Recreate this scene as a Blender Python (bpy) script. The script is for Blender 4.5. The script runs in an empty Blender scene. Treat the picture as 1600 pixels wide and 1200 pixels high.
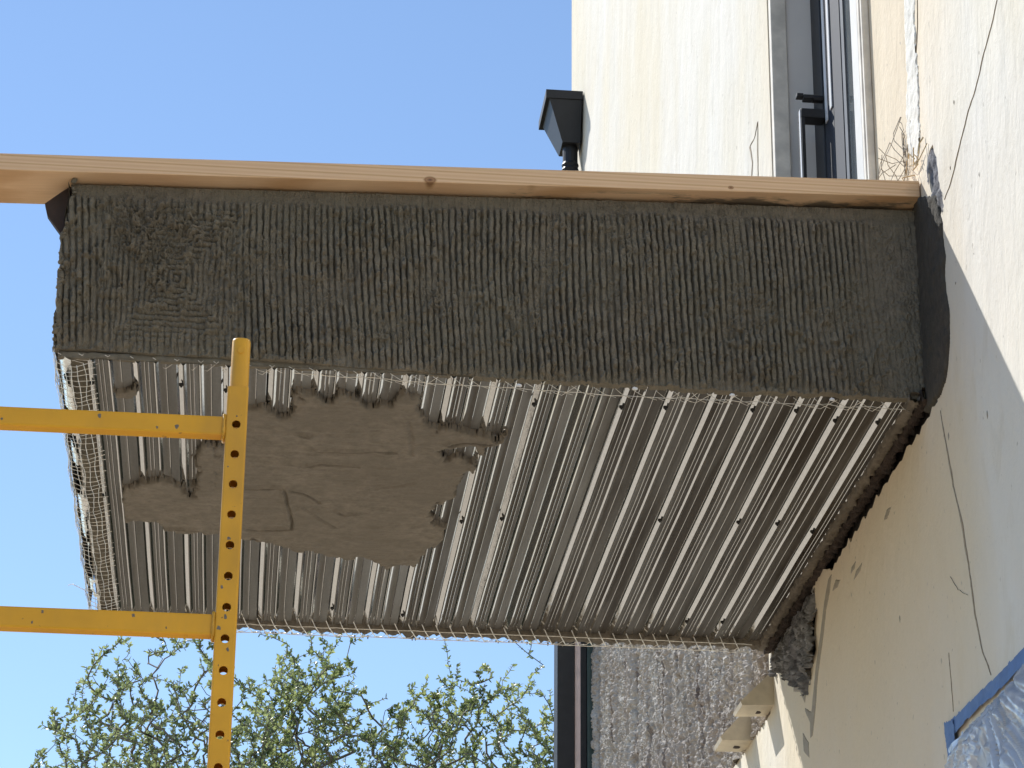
import bpy, math, random
import numpy as np
from mathutils import Matrix, Vector
from mathutils.geometry import tessellate_polygon

random.seed(7); rng = np.random.default_rng(7)
scene = bpy.context.scene
col = scene.collection

# ------------------------------------------------------------------ camera
F = 4230.0                                   # focal length in photo pixels (1600 wide)
CAM = np.array([0, 0, 1.6])
dY = np.array([-461, -1784, -F]); dY /= np.linalg.norm(dY)
dZ = np.array([100, 10026, -F]); dZ -= dZ.dot(dY)*dY; dZ /= np.linalg.norm(dZ)
dX = np.cross(dY, dZ)
RW = np.stack([dX, dY, dZ], 1)               # world -> camera
def on(px, py, ax, v):                       # where the sight line meets the plane coord[ax]=v
    r = RW.T @ np.array([px-800, -(py-600), -F])
    return CAM + r*((v-CAM[ax])/r[ax])
cd = bpy.data.cameras.new('camera'); cam = bpy.data.objects.new('camera', cd); col.objects.link(cam)
cd.sensor_width = 36; cd.lens = F/1600*36; cd.clip_start = 0.05; cd.clip_end = 3000
m4 = Matrix([[float(v) for v in row] for row in RW.T]).to_4x4(); m4.translation = Vector(CAM)
cam.matrix_world = m4
scene.camera = cam
scene.render.resolution_x = 1024; scene.render.resolution_y = 768

# ------------------------------------------------------------------ light
S = Vector((-0.62, 0.83, 1.0)).normalized()  # towards the sun
world = bpy.data.worlds.new('World'); scene.world = world; world.use_nodes = True
wn = world.node_tree; sky = wn.nodes.new('ShaderNodeTexSky'); sky.sky_type = 'NISHITA'
sky.sun_disc = False; sky.sun_elevation = math.asin(S.z); sky.sun_rotation = math.atan2(S.x, S.y)
sky.air_density = 1.0; sky.dust_density = 0.0; sky.ozone_density = 2.0; sky.altitude = 300
bg = wn.nodes['Background']; bg.inputs['Strength'].default_value = 0.118
wn.links.new(sky.outputs[0], bg.inputs['Color'])
ld = bpy.data.lights.new('sun', 'SUN'); ld.energy = 3.3; ld.angle = math.radians(0.5); ld.color = (1, .965, .90)
sun = bpy.data.objects.new('sun', ld); col.objects.link(sun); sun.rotation_euler = S.to_track_quat('Z', 'Y').to_euler()
vs = scene.view_settings; vs.view_transform = 'Standard'; vs.look = 'None'; vs.gamma = 1; vs.use_curve_mapping = False
vs.exposure = 0.58

# ------------------------------------------------------------------ materials
def newmat(name):
    m = bpy.data.materials.new(name); m.use_nodes = True
    return m, m.node_tree, m.node_tree.nodes['Principled BSDF']
def nd(nt, t, **k):
    n = nt.nodes.new(t)
    for a, b in k.items():
        if a.startswith('i_'): n.inputs[a[2:].replace('_', ' ')].default_value = b
        else: setattr(n, a, b)
    return n
def coords(nt, scale=(1, 1, 1), loc=(0, 0, 0)):
    t = nd(nt, 'ShaderNodeNewGeometry'); mp = nd(nt, 'ShaderNodeMapping')
    mp.inputs['Scale'].default_value = scale; mp.inputs['Location'].default_value = loc
    nt.links.new(t.outputs['Position'], mp.inputs['Vector']); return mp.outputs[0]
def noise(nt, vec, scale, detail=4, rough=.55, dist=0):
    n = nd(nt, 'ShaderNodeTexNoise'); n.inputs['Scale'].default_value = scale; n.inputs['Detail'].default_value = detail
    n.inputs['Roughness'].default_value = rough; n.inputs['Distortion'].default_value = dist
    nt.links.new(vec, n.inputs['Vector']); return n.outputs['Fac']
def ramp(nt, fac, stops):
    r = nd(nt, 'ShaderNodeValToRGB'); cr = r.color_ramp
    cr.elements[0].position = stops[0][0]; cr.elements[-1].position = stops[-1][0]
    for p, c in stops[1:-1]: cr.elements.new(p)
    for e, (p, c) in zip(cr.elements, stops): e.color = (*c, 1) if len(c) == 3 else c
    nt.links.new(fac, r.inputs[0]); return r.outputs[0]
def mix(nt, fac, a, b, mode='MIX'):
    n = nd(nt, 'ShaderNodeMix', data_type='RGBA', blend_type=mode)
    for s, v in ((0, fac), (6, a), (7, b)):
        if isinstance(v, (int, float)): n.inputs[s].default_value = v
        elif isinstance(v, tuple): n.inputs[s].default_value = (*v, 1)
        else: nt.links.new(v, n.inputs[s])
    return n.outputs[2]
def bump(nt, bsdf, h, strength, dist):
    b = nd(nt, 'ShaderNodeBump'); b.inputs['Strength'].default_value = strength; b.inputs['Distance'].default_value = dist
    nt.links.new(h, b.inputs['Height']); nt.links.new(b.outputs[0], bsdf.inputs['Normal'])
def math_(nt, op, a, b=None):
    n = nd(nt, 'ShaderNodeMath', operation=op)
    for s, v in ((0, a), (1, b)):
        if v is None: continue
        if isinstance(v, (int, float)): n.inputs[s].default_value = v
        else: nt.links.new(v, n.inputs[s])
    return n.outputs[0]

def m_simple(name, c, rough=.5, metal=0, var=.12, scale=30, bmp=.1, bd=.002):
    m, nt, b = newmat(name); v = coords(nt)
    n = noise(nt, v, scale, 5)
    lo = tuple(x*(1-var) for x in c); hi = tuple(min(1, x*(1+var)) for x in c)
    nt.links.new(ramp(nt, n, [(.3, lo), (.7, hi)]), b.inputs['Base Color'])
    b.inputs['Roughness'].default_value = rough; b.inputs['Metallic'].default_value = metal
    if bmp: bump(nt, b, noise(nt, v, scale*4, 4), bmp, bd)
    return m

def m_stucco():
    m, nt, b = newmat('cream_stucco')
    streak = noise(nt, coords(nt, (1, 1.9, .42)), 2.0, 6, .6, .5)
    fine = noise(nt, coords(nt, (1, 2.6, 1.1)), 3.4, 6, .66, .5)
    base = ramp(nt, streak, [(.28, (.725, .69, .61)), (.5, (.76, .72, .645)), (.72, (.79, .765, .70))])
    dirt = ramp(nt, fine, [(.30, (.84, .81, .75)), (.44, (1, 1, 1)), (1, (1, 1, 1))])
    c = mix(nt, .55, base, dirt, 'MULTIPLY')
    blot = noise(nt, coords(nt, (1, 1, .5)), 1.4, 3)
    c = mix(nt, ramp(nt, blot, [(.42, (0, 0, 0)), (.62, (.55, .55, .55))]), c, (.74, .64, .44))
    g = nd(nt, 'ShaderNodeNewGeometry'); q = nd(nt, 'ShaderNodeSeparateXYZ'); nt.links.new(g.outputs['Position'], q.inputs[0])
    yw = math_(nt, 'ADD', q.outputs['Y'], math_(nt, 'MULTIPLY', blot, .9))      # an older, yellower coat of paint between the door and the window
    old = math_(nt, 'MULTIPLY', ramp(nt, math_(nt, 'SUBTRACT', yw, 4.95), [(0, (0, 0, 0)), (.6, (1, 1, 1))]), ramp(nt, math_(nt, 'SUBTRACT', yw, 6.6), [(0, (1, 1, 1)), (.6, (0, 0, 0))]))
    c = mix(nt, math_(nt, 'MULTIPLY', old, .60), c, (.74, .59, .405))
    sp = noise(nt, coords(nt, (1, 1.3, 1)), 42, 2, .5)
    c = mix(nt, ramp(nt, sp, [(.70, (0, 0, 0)), (.76, (.6, .6, .6))]), c, (.36, .32, .26))
    nt.links.new(c, b.inputs['Base Color']); b.inputs['Roughness'].default_value = .85
    h = math_(nt, 'ADD', noise(nt, coords(nt, (1, 1.5, .6)), 3.5, 5, .55), math_(nt, 'ADD', math_(nt, 'MULTIPLY', noise(nt, coords(nt, (1, 1.6, .8)), 15, 5, .6, .8), .28), math_(nt, 'MULTIPLY', noise(nt, coords(nt), 90, 3), .06)))
    bump(nt, b, h, .6, .022)
    return m
def m_mortar(name, lo, hi, olive, rough=.92, scale=220, streak=False):
    m, nt, b = newmat(name); v = coords(nt)
    big = noise(nt, v, 5, 4, .6); mid = noise(nt, v, 45, 5, .65); 
    c = ramp(nt, mid, [(.28, lo), (.72, hi)])
    c = mix(nt, ramp(nt, big, [(.40, (0, 0, 0)), (.62, (.8, .8, .8))]), c, mix(nt, .75, c, olive))
    if streak:
        c = mix(nt, .9, c, ramp(nt, noise(nt, coords(nt, (1, 11, .45)), 2.2, 6, .7, .2), [(.36, (.30, .26, .25)), (.46, (.80, .77, .74)), (.60, (1, 1, 1))]), 'MULTIPLY')
    nt.links.new(c, b.inputs['Base Color']); b.inputs['Roughness'].default_value = rough
    bump(nt, b, noise(nt, v, scale, 5, .7), .8, .005)
    return m
def m_wood():
    m, nt, b = newmat('lumber')
    v = coords(nt, (.10, 7, 17))
    ring = nd(nt, 'ShaderNodeTexWave'); ring.bands_direction = 'Z'; ring.inputs['Scale'].default_value = 1.1
    ring.inputs['Distortion'].default_value = 2.6; ring.inputs['Detail'].default_value = 2.5; ring.inputs['Detail Scale'].default_value = 1.2
    nt.links.new(v, ring.inputs['Vector'])
    fib = noise(nt, coords(nt, (2.5, 60, 150)), 3, 5, .65)
    c = ramp(nt, ring.outputs['Fac'], [(.0, (.77, .51, .31)), (.6, (.85, .595, .375)), (.9, (.79, .535, .325)), (1, (.66, .41, .22))])
    c = mix(nt, .35, c, ramp(nt, fib, [(.3, (.72, .68, .62)), (.7, (1, 1, 1))]), 'MULTIPLY')
    g = nd(nt, 'ShaderNodeNewGeometry')
    for (px, py, r) in ((672, 281, .0125), (832, 297, .017), (1142, 293, .006), (962, 306, .006)):
        p = on(px, py, 1, 4.962)
        d = nd(nt, 'ShaderNodeVectorMath', operation='SUBTRACT'); nt.links.new(g.outputs['Position'], d.inputs[0]); d.inputs[1].default_value = tuple(p)
        s = nd(nt, 'ShaderNodeVectorMath', operation='MULTIPLY'); nt.links.new(d.outputs[0], s.inputs[0]); s.inputs[1].default_value = (.75, .25, 1.25)
        l = nd(nt, 'ShaderNodeVectorMath', operation='LENGTH'); nt.links.new(s.outputs[0], l.inputs[0])
        w = math_(nt, 'ADD', l.outputs['Value'], math_(nt, 'MULTIPLY', math_(nt, 'SUBTRACT', fib, .5), .003))
        q = math_(nt, 'DIVIDE', w, r)
        kc = ramp(nt, q, [(.0, (.10, .05, .03)), (.18, (.24, .12, .06)), (.45, (.42, .23, .11)), (.62, (.30, .16, .08)), (.75, (.50, .30, .15)), (1, (.70, .48, .30))])
        km = ramp(nt, q, [(.7, (1, 1, 1)), (1, (0, 0, 0))])
        c = mix(nt, km, c, kc)
    st = noise(nt, coords(nt, (1, 3, 3)), 4.5, 5, .7)
    xx = nd(nt, 'ShaderNodeSeparateXYZ'); nt.links.new(g.outputs['Position'], xx.inputs[0])
    # mortar smeared on the underside edge and at the wall end
    sm = math_(nt, 'MULTIPLY', ramp(nt, st, [(.50, (0, 0, 0)), (.58, (1, 1, 1))]), ramp(nt, math_(nt, 'ADD', math_(nt, 'MULTIPLY', xx.outputs['Y'], 12), -59.35), [(.3, (0, 0, 0)), (.6, (.85, .85, .85))]))
    sm = math_(nt, 'MULTIPLY', sm, ramp(nt, math_(nt, 'MULTIPLY', xx.outputs['X'], 1.0), [(.12, (0, 0, 0)), (.5, (1, 1, 1))]))
    en = ramp(nt, math_(nt, 'ADD', math_(nt, 'MULTIPLY', xx.outputs['X'], 6), math_(nt, 'SUBTRACT', math_(nt, 'MULTIPLY', st, 1.0), 8.32)), [(0, (0, 0, 0)), (.6, (.9, .9, .9))])
    c = mix(nt, math_(nt, 'MAXIMUM', sm, en), c, (.115, .10, .075))
    nt.links.new(c, b.inputs['Base Color']); b.inputs['Roughness'].default_value = .65
    bump(nt, b, fib, .4, .0015)
    return m
def m_galv(name='galvanised_steel', grime=1.0):
    m, nt, b = newmat(name)
    v = coords(nt)
    sp = nd(nt, 'ShaderNodeTexVoronoi'); sp.inputs['Scale'].default_value = 150; nt.links.new(coords(nt, (1.4, .5, 1)), sp.inputs['Vector'])
    c = ramp(nt, sp.outputs['Distance'], [(0, (.66, .655, .64)), (1, (.80, .80, .785))])
    dust = noise(nt, coords(nt, (9, .5, 1)), 2.2, 6, .62, .3)
    dm = ramp(nt, dust, [(.40, (.08, .08, .08)), (.62, (.48, .48, .48))])
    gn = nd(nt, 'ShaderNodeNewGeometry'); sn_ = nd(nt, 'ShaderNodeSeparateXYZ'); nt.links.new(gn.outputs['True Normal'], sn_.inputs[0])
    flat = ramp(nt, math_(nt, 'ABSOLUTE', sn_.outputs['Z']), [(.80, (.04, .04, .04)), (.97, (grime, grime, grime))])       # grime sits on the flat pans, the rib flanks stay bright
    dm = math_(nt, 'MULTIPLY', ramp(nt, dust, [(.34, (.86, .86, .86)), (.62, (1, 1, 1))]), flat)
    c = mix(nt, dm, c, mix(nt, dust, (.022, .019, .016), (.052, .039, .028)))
    nt.links.new(c, b.inputs['Base Color'])
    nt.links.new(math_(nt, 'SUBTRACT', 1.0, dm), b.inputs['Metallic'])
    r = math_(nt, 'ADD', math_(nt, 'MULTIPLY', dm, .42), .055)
    b.inputs['Specular IOR Level'].default_value = .08
    nt.links.new(r, b.inputs['Roughness'])
    bump(nt, b, noise(nt, coords(nt, (1, .6, 1)), 55, 3), .12, .0006)
    return m
def m_plastic():
    m, nt, b = newmat('plastic_film')
    n = noise(nt, coords(nt, (1, 2, .7)), 5, 4, .6)
    nt.links.new(ramp(nt, n, [(.3, (.42, .47, .56)), (.7, (.66, .70, .78))]), b.inputs['Base Color'])
    b.inputs['Roughness'].default_value = .22
    b.inputs['Transmission Weight'].default_value = .12; b.inputs['IOR'].default_value = 1.4
    bump(nt, b, noise(nt, coords(nt, (1, 2.5, 1)), 12, 3, .5, .6), .35, .006)
    return m
def m_leaf(name, c1, c2):
    m, nt, b = newmat(name)
    oi = nd(nt, 'ShaderNodeNewGeometry'); n = noise(nt, coords(nt), 2.2, 2)
    rnd = nd(nt, 'ShaderNodeTexWhiteNoise', noise_dimensions='3D')
    sn = nd(nt, 'ShaderNodeVectorMath', operation='SNAP'); nt.links.new(oi.outputs['Position'], sn.inputs[0]); sn.inputs[1].default_value = (.05, .05, .05)
    nt.links.new(sn.outputs[0], rnd.inputs['Vector'])
    f = math_(nt, 'ADD', math_(nt, 'MULTIPLY', n, .6), math_(nt, 'MULTIPLY', rnd.outputs['Value'], .4))
    c = ramp(nt, f, [(.3, c1), (.7, c2)])
    nt.links.new(c, b.inputs['Base Color']); b.inputs['Roughness'].default_value = .35
    tr = nd(nt, 'ShaderNodeBsdfTranslucent'); nt.links.new(mix(nt, 1.0, c, (1.4, 1.5, .9), 'MULTIPLY'), tr.inputs['Color'])
    ms = nd(nt, 'ShaderNodeMixShader'); ms.inputs[0].default_value = .42
    nt.links.new(b.outputs[0], ms.inputs[1]); nt.links.new(tr.outputs[0], ms.inputs[2])
    nt.links.new(ms.outputs[0], nt.nodes['Material Output'].inputs['Surface'])
    return m

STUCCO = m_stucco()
MORTAR = m_mortar('wet_brown_coat_mortar', (.132, .115, .088), (.258, .224, .174), (.188, .170, .128))
PATCH = m_mortar('fresh_mortar', (.15, .132, .108), (.27, .240, .202), (.175, .155, .128), scale=110)
SCRATCH = m_mortar('dry_scratch_coat', (.34, .31, .27), (.80, .76, .69), (.46, .40, .35), scale=90, streak=True)
LATH = m_mortar('lath_and_mortar', (.09, .078, .062), (.27, .235, .195), (.15, .13, .105), scale=160)
PAPER = m_mortar('torn_building_paper', (.06, .055, .05), (.42, .42, .43), (.12, .12, .15), scale=60)
FELT = m_simple('dark_felt', (.045, .030, .026), .8, 0, .2)
WOOD = m_wood()
GALV = m_galv(); GALVC = m_galv('cleaner_galvanised_steel', .82); GALVM = m_galv('half_grimy_galvanised_steel', .93)
WIRE = m_simple('galvanised_wire', (.78, .77, .74), .35, .6, .25, 80, 0)
RUSTY = m_simple('aged_wire', (.30, .26, .21), .6, .2, .25, 80, 0)
YELLOW = m_simple('yellow_powder_coat', (.74, .375, .012), .42, 0, .10, 9, .12, .001)
_nt = YELLOW.node_tree; _b = _nt.nodes['Principled BSDF']; _src = _b.inputs['Base Color'].links[0].from_socket
_ch = noise(_nt, coords(_nt), 48, 6, .62, .4); _gr = noise(_nt, coords(_nt, (1, 1, .35)), 7, 5, .6)
_c = mix(_nt, ramp(_nt, _gr, [(.50, (0, 0, 0)), (.78, (.40, .40, .40))]), _src, (.34, .20, .06))
_c = mix(_nt, ramp(_nt, _ch, [(.675, (0, 0, 0)), (.695, (.9, .9, .9))]), _c, (.16, .085, .04))
_nt.links.new(_c, _b.inputs['Base Color'])
WELD = m_simple('weld_bead', (.62, .33, .03), .4, 0, .15, 200, .5, .001)
BLACK = m_simple('black_painted_metal', (.012, .012, .014), .5, 0, .3, 20, .1)
SCREW = m_simple('screw_head', (.02, .02, .02), .5, .3, .2, 20, 0)
NAVY = m_simple('dark_navy_frame', (.014, .017, .030), .6, 0, .15, 12, .05)
GREYMET = m_simple('green_grey_trim', (.060, .095, .085), .45, 0, .15, 12, .05)
PINKGLINT = m_simple('pink_highlight_tone', (.86, .70, .67), .3, .0, .1, 20, .05)
CASING = m_simple('weathered_white_casing', (.70, .68, .64), .6, 0, .06, 18, .2)
JAMB = m_simple('weathered_beige_jamb', (.80, .74, .65), .75, 0, .22, 14, .3)
GREYP = m_simple('smooth_grey_panel', (.78, .75, .72), .5, 0, .04, 6, .05)
SEAL = m_simple('white_seal_and_glint', (.80, .80, .82), .4, 0, .03, 20, 0)
TRIMW = m_simple('stained_cream_foam', (.62, .56, .45), .8, 0, .25, 12, .35, .004)
TAPE = m_simple('blue_masking_tape', (.105, .20, .42), .7, 0, .14, 25, .35, .002)
FILM = m_plastic()
STAIN = m_simple('dried_mortar_drip', (.36, .315, .25), .85, 0, .15, 60, .3)
CRACK = m_simple('crack_filler', (.36, .29, .21), .9, 0, .3, 90, 0)
SEAMM = m_simple('peeling_white_plaster', (.76, .735, .67), .85, 0, .12, 30, .5, .004)
STRAW = m_simple('straw_fibre', (.55, .43, .26), .8, 0, .25, 60, 0)
BARK = m_simple('grey_brown_bark', (.24, .21, .175), .9, 0, .25, 18, .5, .005)
LEAFA = m_leaf('leaf_green', (.11, .145, .07), (.44, .47, .31))
LEAFB = m_leaf('leaf_yellow_green', (.12, .155, .065), (.47, .49, .29))
LEAFH = m_simple('added_hedge_leaf', (.028, .042, .016), .7, 0, .6, 6, .3, .01)
gm, gnt, gb = newmat('pane_glass'); gb.inputs['Base Color'].default_value = (.10, .115, .125, 1); gb.inputs['Roughness'].default_value = .07
gb.inputs['Specular IOR Level'].default_value = .7
bump(gnt, gb, noise(gnt, coords(gnt), 3, 2), .05, .01); GLASS = gm
GROUND = m_simple('added_paving_sand', (.43, .35, .25), .95, 0, .25, 1.3, .3, .02)
DARKG = m_simple('leaf_littered_soil', (.034, .029, .021), .95, 0, .5, 2.2, .5, .04)
DARKG.node_tree.nodes['Principled BSDF'].inputs['Specular IOR Level'].default_value = 0
ROOM = m_simple('unlit_room_plaster', (.30, .29, .28), .9, 0, .05, 3, 0)

# ------------------------------------------------------------------ helpers
def empty(name, loc, label, cat, group=None):
    o = bpy.data.objects.new(name, None); col.objects.link(o); o.location = loc; o.empty_display_size = .1
    o['label'] = label; o['category'] = cat
    if group: o['group'] = group
    return o
def mk(name, V, Fc, mat, parent=None, smooth=False, label=None, cat=None, kind=None, mat2=None, fidx=None):
    V = np.asarray(V, dtype=np.float64).reshape(-1, 3)
    if parent is not None:
        L = Vector((0, 0, 0)); p = parent
        while p is not None: L += p.location; p = p.parent
        V = V - np.array(L)
    me = bpy.data.meshes.new(name)
    if isinstance(Fc, np.ndarray):
        n, k = Fc.shape
        me.vertices.add(len(V)); me.vertices.foreach_set('co', V.astype(np.float32).ravel())
        me.loops.add(n*k); me.loops.foreach_set('vertex_index', Fc.astype(np.int32).ravel())
        me.polygons.add(n); me.polygons.foreach_set('loop_start', np.arange(0, n*k, k, dtype=np.int32))
        me.update(calc_edges=True)
    else:
        me.from_pydata(V.tolist(), [], Fc); me.update()
    me.materials.append(mat)
    me.polygons.foreach_set('use_smooth', np.full(len(me.polygons), bool(smooth)))
    o = bpy.data.objects.new(name, me); col.objects.link(o)
    if parent is not None: o.parent = parent
    if label: o['label'] = label
    if cat: o['category'] = cat
    if kind: o['kind'] = kind
    return o
def boxVF(x0, x1, y0, y1, z0, z1, bev=0):
    if not bev:
        V = [(x, y, z) for x in (x0, x1) for y in (y0, y1) for z in (z0, z1)]
        return V, [(0, 1, 3, 2), (4, 6, 7, 5), (0, 4, 5, 1), (2, 3, 7, 6), (0, 2, 6, 4), (1, 5, 7, 3)]
    import bmesh
    bm = bmesh.new(); V, Fc = boxVF(x0, x1, y0, y1, z0, z1)
    vs_ = [bm.verts.new(v) for v in V]
    for f in Fc: bm.faces.new([vs_[i] for i in f])
    bmesh.ops.bevel(bm, geom=bm.edges[:], offset=bev, segments=2, affect='EDGES', profile=.6)
    bm.verts.index_update(); V = [tuple(v.co) for v in bm.verts]; Fc = [[v.index for v in f.verts] for f in bm.faces]; bm.free()
    return V, Fc
def box(name, x0, x1, y0, y1, z0, z1, mat, parent=None, bev=0, **k):
    V, Fc = boxVF(x0, x1, y0, y1, z0, z1, bev); return mk(name, V, Fc, mat, parent, **k)
class Acc:
    def __init__(s): s.V = []; s.F = []; s.n = 0
    def add(s, V, Fc):
        s.V.append(np.asarray(V, float).reshape(-1, 3)); s.F += [tuple(int(i)+s.n for i in f) for f in Fc]; s.n += len(s.V[-1])
    def tube(s, P, r, sides=4, cap=True):
        P = np.asarray(P, float); n = len(P)
        r = np.full(n, r) if np.isscalar(r) else np.asarray(r, float)
        T = np.gradient(P, axis=0); T /= (np.linalg.norm(T, axis=1, keepdims=True)+1e-12)
        ref = np.array([0, 0, 1.]) if abs(T[0, 2]) < .9 else np.array([1., 0, 0])
        U = np.cross(T, ref); U /= (np.linalg.norm(U, axis=1, keepdims=True)+1e-9); W = np.cross(T, U)
        a = np.arange(sides)/sides*2*np.pi
        V = P[:, None]+r[:, None, None]*(np.cos(a)[None, :, None]*U[:, None]+np.sin(a)[None, :, None]*W[:, None])
        Fc = []
        for i in range(n-1):
            for j in range(sides):
                k = (j+1) % sides; Fc.append((i*sides+j, i*sides+k, (i+1)*sides+k, (i+1)*sides+j))
        if cap: Fc.append(tuple(range(sides))[::-1]); Fc.append(tuple((n-1)*sides+j for j in range(sides)))
        s.add(V, Fc)
    def build(s, name, mat, parent=None, **k): return mk(name, np.concatenate(s.V), s.F, mat, parent, **k)
def hashn(ix, iy, seed):
    h = (ix.astype(np.int64)*374761393+iy.astype(np.int64)*668265263+seed*974634777) & 0x7fffffff
    h = (h ^ (h >> 13))*1274126177 & 0x7fffffff
    return ((h ^ (h >> 16)) & 0xffff)/65535.0
def vn(x, y, seed=0):
    ix = np.floor(x); iy = np.floor(y); fx = x-ix; fy = y-iy; fx = fx*fx*(3-2*fx); fy = fy*fy*(3-2*fy)
    a = hashn(ix, iy, seed); b = hashn(ix+1, iy, seed); c = hashn(ix, iy+1, seed); d = hashn(ix+1, iy+1, seed)
    return (a*(1-fx)+b*fx)*(1-fy)+(c*(1-fx)+d*fx)*fy
def fbm(x, y, seed=0, o=4, g=.5):
    t = 0; a = 1; s = 0
    for i in range(o):
        t = t+a*vn(x*2**i, y*2**i, seed+i*17); s += a; a *= g
    return t/s
def sstep(a, b, x):
    t = np.clip((x-a)/(b-a), 0, 1); return t*t*(3-2*t)
def sdf(px, py, poly):                         # positive inside
    P = np.asarray(poly, float); Q = np.roll(P, -1, 0); d = np.full(px.shape, 1e9); ins = np.zeros(px.shape, bool)
    for (ax, ay), (bx, by) in zip(P, Q):
        ex, ey = bx-ax, by-ay; t = np.clip(((px-ax)*ex+(py-ay)*ey)/(ex*ex+ey*ey+1e-15), 0, 1)
        d = np.minimum(d, np.hypot(px-ax-t*ex, py-ay-t*ey))
        if ay != by: ins ^= ((ay > py) != (by > py)) & (px < ax+(py-ay)*ex/ey)
    return np.where(ins, d, -d)
def dseg(px, py, line):
    d = np.full(px.shape, 1e9)
    for (ax, ay), (bx, by) in zip(line[:-1], line[1:]):
        ex, ey = bx-ax, by-ay; t = np.clip(((px-ax)*ex+(py-ay)*ey)/(ex*ex+ey*ey+1e-15), 0, 1)
        d = np.minimum(d, np.hypot(px-ax-t*ex, py-ay-t*ey))
    return d
def gridmesh(name, P, mask, mat, parent, **k):   # P (n,m,3), mask (n,m) of vertices kept; cells need all four
    n, m = mask.shape; idx = -np.ones((n, m), int)
    cell = mask[:-1, :-1] & mask[1:, :-1] & mask[:-1, 1:] & mask[1:, 1:]
    use = np.zeros((n, m), bool)
    use[:-1, :-1] |= cell; use[1:, :-1] |= cell; use[:-1, 1:] |= cell; use[1:, 1:] |= cell
    idx[use] = np.arange(use.sum())
    i, j = np.nonzero(cell)
    Fc = np.stack([idx[i, j], idx[i+1, j], idx[i+1, j+1], idx[i, j+1]], 1)
    return mk(name, P[use], Fc, mat, parent, **k)
def slab(polys, x0, x1):                        # outline with holes in (Y,Z), thickness x0..x1
    loops = [[Vector((0, y, z)) for y, z in p] for p in polys]
    tri = tessellate_polygon(loops); flat = [p for l in polys for p in l]; N = len(flat)
    V = [(x0, y, z) for y, z in flat]+[(x1, y, z) for y, z in flat]
    Fc = [tuple(t) for t in tri]+[tuple(i+N for i in t)[::-1] for t in tri]
    o = 0
    for l in polys:
        for i in range(len(l)):
            a, b = o+i, o+(i+1) % len(l); Fc.append((a, b, b+N, a+N))
        o += len(l)
    return V, Fc
def rough(poly, step, amp, seed=0, closed=True):  # subdivide an outline and make it ragged
    out = []; r = np.random.default_rng(seed); n = len(poly)
    for i in range(n if closed else n-1):
        a = np.array(poly[i], float); b = np.array(poly[(i+1) % n], float); L = np.linalg.norm(b-a); k = max(1, int(L/step))
        for j in range(k):
            p = a+(b-a)*j/k
            if j or True: p = p+r.normal(0, amp, 2)*(1 if j else .3)
            out.append((p[0], p[1]))
    if not closed: out.append(tuple(poly[-1]))
    return out

XW = 1.337          # outer face of the house wall
ZS = 3.732          # underside of the balcony deck
YF, YB = 5.0, 6.67  # balcony near and far edges
XL = -.425
def W(px, py): p = on(px, py, 0, XW); return (float(p[1]), float(p[2]))
def SO(px, py): p = on(px, py, 2, ZS); return (float(p[0]), float(p[1]))

# ------------------------------------------------------------------ ground
gv = [(-400, -400, 0), (400, -400, 0), (400, 400, 0), (-400, 400, 0)]
mk('ground', gv, [(0, 1, 2, 3)], DARKG, kind='structure')
mk('added_reflection_paving', [(-60, 8.8, .004), (-2.0, 8.8, .004), (-2.0, 90, .004), (-60, 90, .004)], [(0, 1, 2, 3)], GROUND, kind='structure')  # pale paving out of view, added so the rib flanks reflect something bright
mk('added_bounce_patio', [(-7, -7, .004), (XW, -7, .004), (XW, 8.8, .004), (-7, 8.8, .004)], [(0, 1, 2, 3)], GROUND, kind='structure')  # tan paving added out of view to bounce warm light upward

# ------------------------------------------------------------------ the house
house = empty('stucco_house', (XW, 6, 0), 'cracked cream stucco house wall on the right that carries the balcony', 'house')
d0, d1, dz0, dz1 = 5.40, 6.50, 4.26, 6.7        # door opening
door_hole = [(d0, dz0), (d1, dz0), (d1, dz1), (d0, dz1)]
# torn strip along the balcony joint and the torn hole beyond it
low = [(4.925, 3.70)]+[(4.95+i*.022, 3.700+.010*math.sin(i*1.9)*random.random()-.010*random.random()) for i in range(46)]
hp = [(1285, 890), (1270, 906), (1271, 930), (1275, 960), (1272, 990), (1275, 1015), (1268, 1035), (1266, 1056), (1262, 1076), (1256, 1062), (1249, 1062), (1243, 1050), (1236, 1052), (1230, 1040), (1224, 1041), (1219, 1031), (1214, 1046), (1208, 1046)]
low = [q for q in low if q[0] < W(1285, 890)[0]-.02]
hole = low+[W(*p) for p in hp]+[(6.73, 3.80), (4.93, 3.80)]
h2p = [(1449, 262), (1452, 236), (1457, 226), (1461, 244), (1465, 262), (1469, 292), (1474, 318), (1470, 336), (1461, 332), (1455, 300)]
hole2 = [W(*p) for p in h2p]
zc = 3.565                                        # scratch coat starts above this line
sc = [(6.742, zc), (10.33, zc), (10.33, 4.95), (6.742, 4.95)]
outer = [(-4, 0), (11.08, 0), (11.08, 10), (-4, 10)]
V, Fc = slab([outer, door_hole, rough(hole, .018, .0022, 3), rough(hole2, .012, .003, 4), sc], XW, XW+.022)
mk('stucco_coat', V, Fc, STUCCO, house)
V, Fc = slab([outer, door_hole], XW+.024, XW+.24)
mk('wall', V, Fc, m_simple('dark_sheathing', (.05, .043, .038), .95, 0, .4, 40, .6, .004), house)
V, Fc = boxVF(XW+.242, 8, -4, 11.08, .01, 9.99)
mk('house_interior', V, [f for i, f in enumerate(Fc) if i != 0], ROOM, house)
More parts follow.
